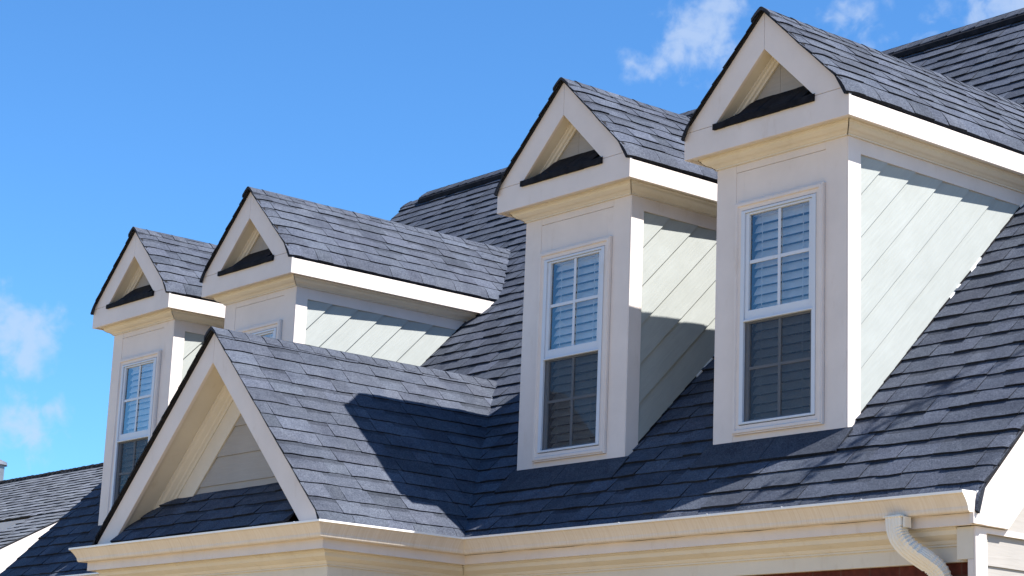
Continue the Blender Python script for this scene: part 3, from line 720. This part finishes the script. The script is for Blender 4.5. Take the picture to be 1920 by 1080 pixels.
part(mb.build('outlet_collar', [DSP]), ds)

# ---------------------------------------------------------------- neighbouring house, beyond the left gable end
m2 = .565; NX = -16.0
zn = lambda y: .983 + m2 * (y - 3.834)
c2 = 1 / math.sqrt(1 + m2 * m2); s2 = m2 * c2
nh = bpy.data.objects.new('neighbouring_house', None); COL.objects.link(nh); nh.location = (-22, 6.5, GZ)
tag(nh, 'far neighbouring house with sunlit grey shingle roof and white trim at the lower left edge', 'house')
def npart(o, par=None):
    o.parent = par or nh
    if par is None: o.matrix_parent_inverse = Matrix.Translation(-nh.location)
    return o
NRY = 6.58; NRZ = zn(NRY)
mb = MB(); yv = 1.4; vl = (NRY - yv) / c2; ve = (4.36 - yv) / c2
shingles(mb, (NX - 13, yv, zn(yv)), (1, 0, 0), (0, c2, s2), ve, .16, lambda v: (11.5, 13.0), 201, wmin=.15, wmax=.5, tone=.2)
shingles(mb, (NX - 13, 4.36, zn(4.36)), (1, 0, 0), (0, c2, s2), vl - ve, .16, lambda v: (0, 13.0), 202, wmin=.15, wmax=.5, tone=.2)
felt_slab(mb, (NX - 13, yv, zn(yv)), (1, 0, 0), (0, c2, s2), ve, lambda v: (11.5, 13.0), .0, th=.04)
felt_slab(mb, (NX - 13, 4.36, zn(4.36)), (1, 0, 0), (0, c2, s2), vl - ve, lambda v: (0, 13.0), .0, th=.04)
mb.prism([(NX - 13, NRY, NRZ), (NX, NRY, NRZ), (NX, 2 * NRY - 4.36, zn(4.36)), (NX - 13, 2 * NRY - 4.36, zn(4.36))], (0, 0, -.04), 1)
nr = npart(mb.build('roof', [SHN, FELT], fix=False))
mb = MB(); caps(mb, (NX, NRY, NRZ), (NX - 13, NRY, NRZ), (0, -c2, -s2), (0, c2, -s2), .15, .16, 77, lift=.03, m=0); npart(mb.build('ridge_cap', [DARK], fix=False), nr)
mb = MB(); mb.prism([(NX + .002, yv - .02, zn(yv) - .03), (NX + .002, NRY, NRZ - .03), (NX + .002, NRY, NRZ - .42), (NX + .002, yv - .02, zn(yv) - .42)], (.03, 0, 0))
npart(mb.build('barge_board', [CREAM]))
mb = MB(); mb.box(NX - 13, NX - 1.51, 4.37, 4.40, zn(4.36) - .60, zn(4.36) - .03); mb.box(NX - 1.5, NX - .01, yv, yv + .03, zn(yv) - .30, zn(yv) - .03)
npart(mb.build('fascia_board', [CREAM]))
mb = MB(); mb.box(NX - 12.8, NX - .3, 4.75, 2 * NRY - 4.7, GZ, zn(4.7)); mb.box(NX - 1.48, NX - .3, yv + .4, 4.76, GZ, zn(yv))
mb.prism([(NX - .3, 4.75, zn(4.7) - .02), (NX - .3, 2 * NRY - 4.75, zn(4.7) - .02), (NX - .3, NRY, NRZ - .1)], (-.2, 0, 0)); mb.prism([(NX - .3, yv + .4, zn(yv) - .1), (NX - .3, 4.8, zn(yv) - .1), (NX - .3, 4.8, zn(4.8) - .1), (NX - .3, yv + .4, zn(yv + .4) - .1)], (-.2, 0, 0))
npart(mb.build('wall', [mat_siding('pale_siding', (.5, .5, .46))]))
# vent pipe on the neighbour's far roof side, cut by the left edge of the photograph
def cyl(mb, x, y, z0, z1, r, n=20, m=0, r1=None):
    b = len(mb.v); r1 = r1 or r
    for z, rr in ((z0, r), (z1, r1)):
        for i in range(n): a = 2 * math.pi * i / n; mb.v.append((x + rr * math.cos(a), y + rr * math.sin(a), z))
    for i in range(n): q = (i + 1) % n; mb.face([b + i, b + q, b + n + q, b + n + i], m)
    mb.face([b + n + i for i in range(n)], m)
def on_pix(px, py, y):
    d = FW + RT * ((px - 960) / 3822.99) - UP * ((py - 540) / 3822.99); t = (y - CAM.y) / d.y; return CAM + d * t
VP = (-24.80, 7.0)
mb = MB(); cyl(mb, VP[0], VP[1], 2.2, 3.02, .20); cyl(mb, VP[0], VP[1], 3.02, 3.08, .25, r1=.24); cyl(mb, VP[0], VP[1], 3.08, 3.16, .24, r1=.05)
npart(mb.build('vent_pipe', [STEEL]))

# ---------------------------------------------------------------- tree right of the picture: a few twigs dapple the roof by the nearest dormer
rnd = random.Random(8)
tree = bpy.data.objects.new('tree', None); COL.objects.link(tree); tree.location = (10.5, 4.5, GZ)
tag(tree, 'leafy tree beside the right gable end of the house', 'tree')
def tpart(o): o.parent = tree; o.matrix_parent_inverse = Matrix.Translation(-tree.location); return o
mb = MB()
def limb(P, r0, r1, n=8):
    b = len(mb.v)
    for k_, p in enumerate(P):
        p = V3(p); q = V3(P[min(k_ + 1, len(P) - 1)]) - V3(P[max(0, k_ - 1)]); q.normalize(); a = q.orthogonal().normalized(); c = q.cross(a); rr = r0 + (r1 - r0) * k_ / (len(P) - 1)
        for i in range(n): t = 2 * math.pi * i / n; mb.v.append(tuple(p + (a * math.cos(t) + c * math.sin(t)) * rr))
    for k_ in range(len(P) - 1):
        for i in range(n): q = (i + 1) % n; mb.face([b + k_ * n + i, b + k_ * n + q, b + (k_ + 1) * n + q, b + (k_ + 1) * n + i])
limb([(10.5, 4.5, GZ), (10.6, 4.6, -2), (10.5, 4.9, 0), (10.4, 5.2, 2.5), (10.6, 5.8, 5)], .26, .10)
tips = []
for i in range(16):
    a = rnd.uniform(0, 6.28); h = rnd.uniform(.5, 4.5); L_ = rnd.uniform(1.2, 2.6); p0 = V3((10.5, 5.0 + h * .12, h)); e = p0 + V3((math.cos(a) * L_ + .4, math.sin(a) * L_ + .6, L_ * .7)); limb([p0, p0.lerp(e, .5) + V3((0, 0, -.1)), e], .06, .012, 5); tips += [e, p0.lerp(e, .6)]
tw = V3((6.9, 1.62, 6.0)); limb([(10.5, 5.3, 3.6), (9.2, 3.8, 5.0), (7.2, 2.3, 4.9), (5.9, 1.2, 4.2)], .05, .006, 5)
tpart(mb.build('trunk', [BARK], smooth=True))
mb = MB()
def leaf(c, sz):
    d = V3((rnd.gauss(0, 1), rnd.gauss(0, 1), rnd.gauss(0, .6))).normalized(); e = d.orthogonal().normalized(); e = (e + d.cross(e) * rnd.uniform(-1, 1)).normalized()
    mb.poly([c, c + d * sz * .5 + e * sz * .28, c + d * sz, c + d * sz * .5 - e * sz * .28], 0, 1)
for t in tips:
    for _ in range(150): leaf(t + V3((rnd.gauss(0, .42), rnd.gauss(0, .42), rnd.gauss(0, .36))), rnd.uniform(.07, .13))
for (x, y) in [(3.27, .195), (3.10, .077), (2.95, -.003), (2.84, -.127), (2.99, -.142), (2.57, -.273), (2.38, -.372), (2.75, -.24), (3.05, .03), (2.68, -.33)]:
    c = V3((x, y, M * y)) + V3((1, .434, 1.52)) * rnd.uniform(2.3, 2.9)
    for _ in range(rnd.randint(8, 14)): leaf(c + V3((rnd.gauss(0, .05), rnd.gauss(0, .04), rnd.gauss(0, .03))), rnd.uniform(.06, .10))
tpart(mb.build('foliage', [LEAF], fix=False))
